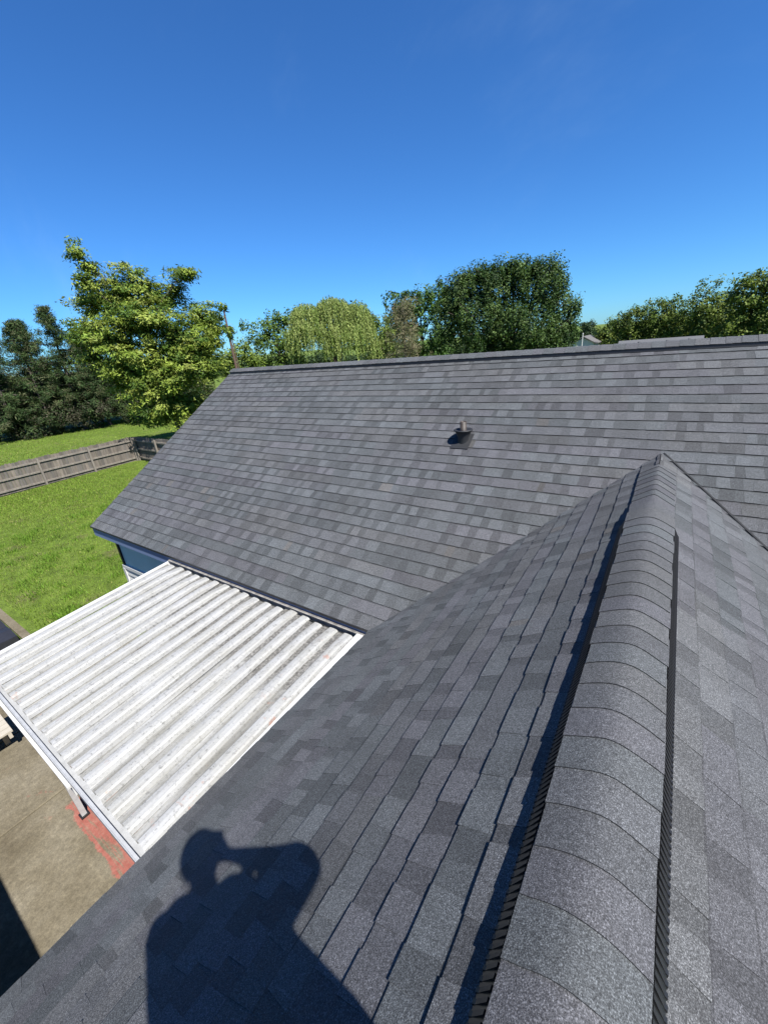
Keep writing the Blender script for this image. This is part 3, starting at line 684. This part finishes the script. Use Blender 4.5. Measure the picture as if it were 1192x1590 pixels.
tree('feathery_conifer', 'dull brownish green feathery conifer standing before the round tree', (-14.9, 24.9, 0), [(-14.8,24.9,7.5,0.7,0.9),(-15.0,24.8,6.7,1.0,1.0),(-14.9,24.9,5.6,1.2,1.1),(-14.9,24.9,4.2,1.3,1.2)], 0.14, 'pinebark', 'needle', seed=6,
     dens=26, sub_r=0.16, per=30, size=0.2, aspect=0.14, cols=[(0.20, 0.19, 0.10), (0.23, 0.20, 0.12), (0.15, 0.16, 0.075)], upb=0.4, shell=(0.3, 1.1))
# willow: hanging strands
def strands(blobs, n, seed, cols, length=(1.0, 2.6)):
    R = np.random.default_rng(seed); V = []; C = []
    for i in range(n):
        x, y, z, rx, rz = blobs[R.integers(0, len(blobs))]; d = R.normal(0, 1, 3); d[2] = abs(d[2]); d /= np.linalg.norm(d)
        p = np.array([x, y, z])+d*np.array([rx, rx, rz])*R.uniform(0.75, 1.03); L = R.uniform(*length); m = int(L/0.10); k = np.arange(m)
        sw = R.normal(0, 0.05, 2); t = R.uniform(0.7, 1.3)*np.array(cols[R.integers(0, len(cols))])
        P = np.zeros((m, 3)); P[:, 0] = p[0]+d[0]*0.25*np.sqrt(k*0.1)+sw[0]*k*0.1; P[:, 1] = p[1]+d[1]*0.25*np.sqrt(k*0.1)+sw[1]*k*0.1; P[:, 2] = p[2]-k*0.1
        P = np.repeat(P, 2, 0)+R.normal(0, 0.03, (2*m, 3)); a = R.uniform(0, 6.28, 2*m); nn = len(P)
        s = np.column_stack([np.cos(a), np.sin(a), np.zeros(nn)])*0.028; dn = np.column_stack([np.cos(a+1.2)*0.05, np.sin(a+1.2)*0.05, -np.full(nn, 0.15)])
        q = np.zeros((nn, 4, 3)); q[:, 0] = P; q[:, 1] = P+dn*0.5+s; q[:, 2] = P+dn; q[:, 3] = P+dn*0.5-s
        V.append(q.reshape(-1, 3)); C.append(np.tile(t, (nn, 1))*R.uniform(0.8, 1.2, (nn, 1)))
    return np.vstack(V), np.vstack(C)
WIL = [(-24.6,26.3,8.2,1.2,0.8),(-23.0,27.7,8.6,1.3,0.7),(-21.6,28.8,7.9,1.1,0.8),(-24.2,26.6,6.9,2.3,1.2),(-22.2,28.4,6.6,2.1,1.2)]
WILC = [(0.27, 0.34, 0.09), (0.33, 0.39, 0.12), (0.19, 0.27, 0.06)]
tree('willow_tree', 'pale green weeping willow behind the left part of the ridge', (-23, 27.6, 0), WIL, 0.3, 'bark', 'leaf', seed=7,
     extra=strands(WIL, 1500, 9, WILC), dens=8, sub_r=0.2, per=14, size=0.2, aspect=0.3, cols=WILC, hang=1.5, upb=0.2)
LG = [(0.11, 0.185, 0.035), (0.15, 0.225, 0.045), (0.075, 0.13, 0.025)]
tree('round_tree', 'green open crowned tree just left of the weeping willow', (-29, 27.5, 0), [(-29.3,27.2,8.0,1.2,0.8),(-28.3,28.3,8.2,1.2,0.9),(-30.2,26.2,6.9,1.1,0.8),(-28.9,27.6,6.3,2.2,1.1),(-30.9,25.6,7.9,0.5,0.4),(-29,27.4,4.5,2.2,1.2)], 0.2, 'bark', 'leaf', seed=10,
     dens=11, sub_r=0.22, per=22, size=0.24, aspect=0.55, cols=LG)
tree('bushy_tree', 'low bright green bushy tree seen over the roof corner', (-31.6, 24.6, 0), [(-31.4,24.8,5.9,1.3,1.0),(-32.6,23.8,5.2,1.2,1.0),(-31.6,24.6,3.6,1.8,1.4),(-30.2,25.6,5.0,1.2,0.9)], 0.16, 'bark', 'leaf', seed=12,
     dens=11, sub_r=0.22, per=22, size=0.24, aspect=0.55, cols=[(0.15, 0.22, 0.035), (0.19, 0.26, 0.05)])
tree('round_tree', 'loose light green tree between the willow and the feathery conifer', (-23, 32.8, 0), [(-23.0,32.7,7.3,0.9,1.0),(-22.4,33.1,6.3,1.2,1.0),(-23.8,32.2,8.6,0.7,0.6),(-22.9,32.8,5.5,2.2,1.1),(-21.7,33.6,7.3,0.5,0.4),(-21.5,33.8,5.7,1.2,1.1),(-24.4,31.8,6.5,1.0,1.0)], 0.2, 'bark', 'leaf', seed=13,
     dens=11, sub_r=0.2, per=22, size=0.24, aspect=0.5, cols=[(0.16, 0.22, 0.045), (0.21, 0.26, 0.065), (0.10, 0.155, 0.03)])
RC = [(0.10, 0.155, 0.026), (0.14, 0.19, 0.035), (0.07, 0.115, 0.022), (0.16, 0.205, 0.04)]
for nm, lb, bs, bl, sd_ in (
    ('round_tree', 'dark rounded tree at the left end of the right tree row', (-4.6, 54.8, 0), [(-4.3,54.8,5.5,1.9,1.6),(-5.4,54.7,5.0,1.2,1.1),(-4.6,54.8,3.4,2,1.6)], 14),
    ('round_tree', 'tree behind the small grey neighbour roof in the right row', (-1.4, 55, 0), [(-1.8,55,6.0,1.8,1.8),(-0.8,55,5.1,2.3,1.6),(-1.3,55,3.4,2.4,1.8)], 15),
    ('round_tree', 'second tree from the right border, crown rising towards the right', (2, 52, 0), [(1.7,52,6.3,2.0,1.9),(2.5,51.9,4.8,2.3,1.6),(2,52,3.2,2.5,1.8)], 16),
    ('round_tree', 'tallest tree of the right row, cut by the right border', (5, 47.8, 0), [(4.0,47.8,6.7,1.6,1.8),(5.3,47.7,7.0,1.6,1.8),(4.8,47.8,5.1,2.0,1.6),(7.1,47.5,6.7,2.1,2.2),(5,47.8,3.4,2.6,1.8)], 17)):
    tree(nm, lb, bs, bl, 0.24, 'bark', 'leaf', 'row of trees at right', sd_, dens=11, sub_r=0.24, per=26, size=0.23, aspect=0.6, cols=RC)
tree('round_tree', 'small far round tree in the gap right of the plumed tree', (-18.9, 118.5, 0), [(-18.9,118.5,5.0,1.8,1.5),(-18.5,118.5,3,2.4,1.8)], 0.25, 'bark', 'leaf', seed=18, dens=10, sub_r=0.3, per=20, size=0.35, aspect=0.7, cols=[(0.06, 0.10, 0.04), (0.05, 0.085, 0.035)])
tree('bushy_tree', 'small bush at the left foot of the right tree row', (-7.1, 59.6, 0), [(-7.1,59.6,5.0,0.9,1.1),(-7.9,59.5,4.4,0.8,0.8),(-7.4,59.5,3.2,1.3,1.3)], 0.15, 'bark', 'leaf', seed=19, dens=12, sub_r=0.22, per=20, size=0.26, aspect=0.6, cols=RC)

# pines and undergrowth on the left
def pine(name, label, base, H, Rm, seed, cols):
    R = np.random.default_rng(seed); t = thing(name, base, label, 'tree', 'pines at the far edge of the lawn'); mb = MB(); b = np.array(base, float)
    mb.tube([tuple(b), tuple(b+[0.1, 0, H*0.5]), tuple(b+[0.15, 0.05, H])], [0.2, 0.13, 0.02], 8)
    bl = []; z = H*0.12
    while z < H*0.99:
        f = 1-(z/H)**1.6; nb = R.integers(6, 9)
        for a in R.uniform(0, 6.28, nb):
            L = Rm*f*R.uniform(0.6, 1.1)+0.25; up = 0.35 if z > H*0.7 else -0.05
            e = b+np.array([math.cos(a)*L, math.sin(a)*L, z+L*up*R.uniform(0.3, 1)]); s = b+[0.1, 0, z]
            mb.tube([tuple(s), tuple((s+e)/2+[0, 0, 0.1]), tuple(e)], [0.045*f+0.012, 0.03*f+0.01, 0.008], 5)
            for q in np.linspace(0.35, 1.0, max(2, int(L/0.55))):
                p = s+(e-s)*q; bl.append((p[0], p[1], p[2]+0.06, 0.34+0.1*f, 0.2))
        z += H*0.045
    mb.build('trunk', 'pinebark', t, smooth=True)
    V, c = leaves(bl, dens=12, sub_r=0.17, per=16, size=0.30, aspect=0.18, cols=cols, upb=0.6, seed=seed, shell=(0.2, 1.0)); quads_object('crown', V, c, 'needle', t)
PC = [(0.03, 0.06, 0.018), (0.045, 0.085, 0.025), (0.07, 0.11, 0.035), (0.10, 0.11, 0.05)]
for bs, H, Rm, sd_, lb in (((-49.0,17.7,0), 11.2, 2.7, 31, 'tallest dark pine left of the big bright tree'), ((-50.0,15.2,0), 10.0, 2.6, 32, 'dark pine second from the left border'), ((-48.4,19.8,0), 9.0, 2.8, 33, 'pine half hidden behind the left side of the bright tree'),
                       ((-50.6,12.6,0), 10.2, 2.6, 34, 'dark pine cut by the left border'), ((-46.5,22.6,0), 8.0, 2.8, 35, 'pine hidden behind the middle of the bright tree'), ((-54,17,0), 10.5, 2.8, 36, 'pine standing behind the gap between the two left pines'), ((-43.5,26,0), 8.0, 3.0, 37, 'pine farthest right behind the bright tree'), ((-55,13.6,0), 9.6, 3.2, 38, 'pine in the back row at the left border'), ((-53,21,0), 8.6, 3.2, 39, 'pine in the back row behind the bright tree')):
    pine('pine_tree', lb, bs, H, Rm, sd_, PC)
ug = []
R2 = random.Random(4)
for k in range(70):
    s = R2.random(); x = -51.5+s*10+R2.uniform(-0.8, 1.4); y = 9.5+s*20+R2.uniform(-1, 1); ug.append((x-0.8, y, R2.uniform(0.5, 2.2), R2.uniform(0.7, 1.3), R2.uniform(0.6, 1.3)))
V, c = leaves(ug, dens=9, sub_r=0.24, per=16, size=0.26, aspect=0.35, cols=[(0.035, 0.055, 0.02), (0.06, 0.06, 0.035), (0.05, 0.08, 0.025), (0.08, 0.075, 0.045)], upb=0.3, seed=41)
tag(quads_object('undergrowth', V, c, 'needle'), 'dark brown and green brush under the pines', 'undergrowth', kind='stuff')
fw = []
for k in range(260):
    a_ = math.radians(-95+k*0.52); d_ = 150+R2.uniform(-8, 8); fw.append((d_*math.sin(a_), d_*math.cos(a_), R2.uniform(0.5, 2.4), R2.uniform(1.5, 3), R2.uniform(1.2, 2.6)))
V, c = leaves(fw, dens=2.4, sub_r=0.5, per=10, size=0.8, aspect=0.7, cols=[(0.05, 0.085, 0.03), (0.06, 0.10, 0.035)], seed=42)
tag(quads_object('far_woods', V, c, 'leaf'), 'low far line of green woods on the horizon', 'woods', kind='stuff')
sap = thing('young_tree', (-44.0, 20.6, 0), 'small young tree alone on the far lawn', 'tree')
mb = MB(); mb.tube([(-44.0, 20.6, 0), (-44, 20.6, 1.2)], [0.05, 0.03], 6); mb.build('trunk', 'bark', sap)
V, c = leaves([(-44.0, 20.6, 1.4, 0.8, 0.55)], dens=26, sub_r=0.16, per=18, size=0.24, aspect=0.35, cols=ASHC, hang=0.5, seed=44); quads_object('crown', V, c, 'leaf', sap)

# ------------------------------------------------------------------ neighbour houses just above the ridge
nh = thing('neighbour_house', (0, 21, 0), 'neighbour house with pale grey shingle roof peeping over the main ridge', 'house')
mb = MB(); tn = (0.11, 0.113, 0.12); zt = 4.85; nx0, nx1 = -2.1, 0.75
mb.prism([(nx0, 19.3, zt-0.95), (nx1, 19.3, zt-0.95), (nx1, 20.8, zt), (nx0, 20.8, zt)], np.array([0, 0, -0.12]), tn)
mb.prism([(nx1, 23.6, zt-1.7), (nx0, 23.6, zt-1.7), (nx0, 20.8, zt), (nx1, 20.8, zt)], np.array([0, 0, -0.12]), tn); roof_n = mb.build('roof', 'far_roof', nh)
for x in (-1.35, -0.4, 0.3):
    mb = MB(); mb.lathe((x, 20.55, zt-0.2), [(0.05, -0.05), (0.055, 0.1), (0.04, 0.13), (0.0, 0.13)], 12, (0.03, 0.03, 0.03)); mb.build('roof_vent', 'vent_black', roof_n)
mb = MB(); mb.box(nx0+0.3, nx1-0.3, 19.6, 23.2, 0, zt-1.7); mb.build('wall', 'white_paint', nh)
n2 = thing('neighbour_house', (-9, 55, 0), 'far white gabled house in the gap right of the plumed tree', 'house')
mb = MB(); mb.box(-10.5, -8.0, 55, 60, 0, 3.6); mb.prism([(-10.5, 55, 3.6), (-8.0, 55, 3.6), (-9.2, 55, 4.2)], np.array([0, 0.2, 0])); mb.build('wall', 'white_paint', n2)
mb = MB(); mb.prism([(-10.7, 54.8, 3.5), (-9.2, 54.8, 4.3), (-9.2, 60, 4.3), (-10.7, 60, 3.5)], np.array([0, 0, 0.1]), (0.12, 0.115, 0.11)); mb.prism([(-9.2, 54.8, 4.3), (-7.8, 54.8, 3.5), (-7.8, 60, 3.5), (-9.2, 60, 4.3)], np.array([0, 0, 0.1]), (0.12, 0.115, 0.11)); mb.build('roof', 'far_roof', n2)
mb = MB(); mb.lathe((-9.2, 54.5, 0), [(0.05, 0), (0.05, 4.6), (0.07, 4.6), (0.07, 4.75), (0, 4.75)], 10); mb.build('vent_stack', 'white_paint', n2)

# ------------------------------------------------------------------ the photographer (stands behind the lens; casts the shadow)
per = thing('person', (0.12, -0.2, CZ-1.45), 'person in dark work clothes standing astride the ridge holding up a phone', 'person')
O = Vector((0, 0, CZ))
def capsule(mb, a, b, ra, rb, n=12):
    a = Vector(a); b = Vector(b); d = (b-a).normalized(); pts = []; rad = []
    for t in (-0.95, -0.7, -0.35): pts.append(a+d*ra*t); rad.append(ra*math.sqrt(1-t*t))
    pts.append(a); rad.append(ra); pts.append(b); rad.append(rb)
    for t in (0.35, 0.7, 0.95): pts.append(b+d*rb*t); rad.append(rb*math.sqrt(1-t*t))
    mb.tube(pts, rad, n)
body = MB()
def limb(pts, rad):
    for k in range(len(pts)-1): capsule(body, O+Vector(pts[k]), O+Vector(pts[k+1]), rad[k], rad[k+1])
head = Vector((0.105, -0.165, 0.135)); neck = Vector((0.125, -0.19, -0.02)); chest = Vector((0.13, -0.20, -0.20)); belly = Vector((0.145, -0.145, -0.45)); pelv = Vector((0.16, -0.11, -0.66))
Rt = Vector((0.55, 0.83, 0)).normalized(); Fw = Vector((-0.83, 0.55, 0)).normalized()
limb([head+Vector((0, 0, 0.03)), head+Vector((0, 0, -0.05))], [0.092, 0.075]); limb([head+Fw*0.03+Vector((0, 0, 0.02)), head+Fw*0.035+Vector((0, 0, -0.075))], [0.075, 0.05])
limb([head+Fw*0.09+Vector((0, 0, 0.0)), head+Fw*0.115+Vector((0, 0, -0.03))], [0.014, 0.018])
limb([neck+Vector((0, 0, 0.08)), neck+Vector((0, 0, -0.06))], [0.056, 0.065])
for s in (-1, 1):
    limb([head+Rt*s*0.088, head+Rt*s*0.09+Vector((0, 0, -0.03))], [0.022, 0.014])
    limb([neck+Vector((0, 0, -0.09)), chest+Rt*s*0.165+Vector((0, 0, 0.02))], [0.06, 0.06])
    limb([chest+Rt*s*0.10+Vector((0, 0, 0.03)), belly+Rt*s*0.085, pelv+Rt*s*0.09], [0.115, 0.115, 0.125])
limb([chest, belly, pelv], [0.12, 0.13, 0.13])
rs_, re_, rh = chest+Rt*0.185+Vector((0, 0, -0.01)), Vector((0.235, 0.135, -0.20)), Vector(CR)*0.045-Vector(CU)*0.07-Vector(CF)*0.055
limb([rs_, re_], [0.078, 0.070]); limb([re_, re_.lerp(rh, 0.4), rh], [0.066, 0.046, 0.026])
ls_, le_, lh = chest-Rt*0.185+Vector((0, 0, 0.06)), Vector((0.06, -0.37, -0.38)), Vector((0.03, -0.33, -0.62))
limb([ls_, le_], [0.068, 0.052]); limb([le_, lh], [0.05, 0.03])
def fingers(w, d, side, curl):
    d = Vector(d).normalized(); side = Vector(side).normalized(); nrm = d.cross(side)
    limb([w, w+d*0.06+side*0.02], [0.03, 0.026]); limb([w, w+d*0.06-side*0.02], [0.028, 0.024])
    for i, L in enumerate((0.065, 0.075, 0.07, 0.055)):
        r = w+d*0.075+side*(0.036-0.024*i); m = r+d*L*0.5+nrm*curl*0.3*L; limb([r, m, m+d*L*0.35+nrm*curl*0.6*L], [0.0095, 0.009, 0.008])
    r = w+d*0.02+side*0.03; limb([r, r+side*0.03+d*0.025, r+side*0.035+d*0.055], [0.012, 0.0105, 0.009])
fingers(rh, -Vector(CR)*0.8+Vector(CU)*0.55-Vector(CF)*0.12, Vector(CU)*0.8+Vector(CR)*0.55-Vector(CF)*0.1, 0.0); fingers(lh, (-0.1, 0.1, -1), (-0.6, 0.8, 0), 0.6)
fl_, fr_ = Vector((-0.13, -0.42, 0)), Vector((0.40, -0.02, 0))
def roofz(x): return ZR-T1*abs(x-XR)-CZ+0.012
for s, ft in ((-1, fl_), (1, fr_)):
    hip = pelv+Rt*s*0.095+Vector((0, 0, -0.03)); an = Vector((ft.x, ft.y, roofz(ft.x)+0.10)); kn = (hip+an)/2+Fw*0.05+Rt*s*0.03
    limb([hip, kn, an], [0.098, 0.062, 0.045])
    toe = ft+Fw*0.15-Rt*0.0; limb([Vector((ft.x, ft.y, roofz(ft.x)+0.048))-Fw*0.05, Vector((toe.x, toe.y, roofz(toe.x)+0.042))], [0.045, 0.038])
bm = Mat('person_skin_and_clothes', 0.85); x, y, z = bm.xyz()
cc = bm.mix('MIX', bm.smooth(z, CZ-0.02, CZ-0.015), (0.06, 0.07, 0.09), (0.42, 0.26, 0.19)); cc = bm.mix('MIX', bm.smooth(z, CZ-0.62, CZ-0.625), cc, (0.03, 0.035, 0.05)); bm.color(cc); MT['person'] = bm.m
bo = body.build('body', 'person', per, smooth=True)
md = bo.modifiers.new('one_surface', 'REMESH'); md.mode = 'VOXEL'; md.voxel_size = 0.010; md.use_smooth_shade = True
ms_ = bo.modifiers.new('soften', 'SMOOTH'); ms_.factor = 0.5; ms_.iterations = 4
mb = MB(); hc = O+head+Vector((0, 0, 0.035))
mb.grid([[tuple(hc+(Rt*math.cos(a)+Fw*(math.sin(a)*1.1-0.12))*0.102*math.cos(e)+Vector((0, 0, 0.105*math.sin(e)))) for a in np.linspace(0, 2*math.pi, 20, endpoint=False)] for e in np.linspace(-0.15, 1.5, 8)], closed=True)
mb.build('hair', 'cloth', per, smooth=True)
# phone: its lens is the camera
ph = MB(); r_, u_, f_ = Vector(CR), Vector(CU), Vector(CF); c0 = O-f_*0.012
cor = [c0+r_*a+u_*b for a, b in ((0.012, 0.012), (0.012, -0.135), (-0.062, -0.135), (-0.062, 0.012))]
ph.prism([tuple(p) for p in cor], np.array(f_)*-0.009)
tag(ph.build('phone', 'phone'), 'dark phone held up by the person on the ridge', 'phone')
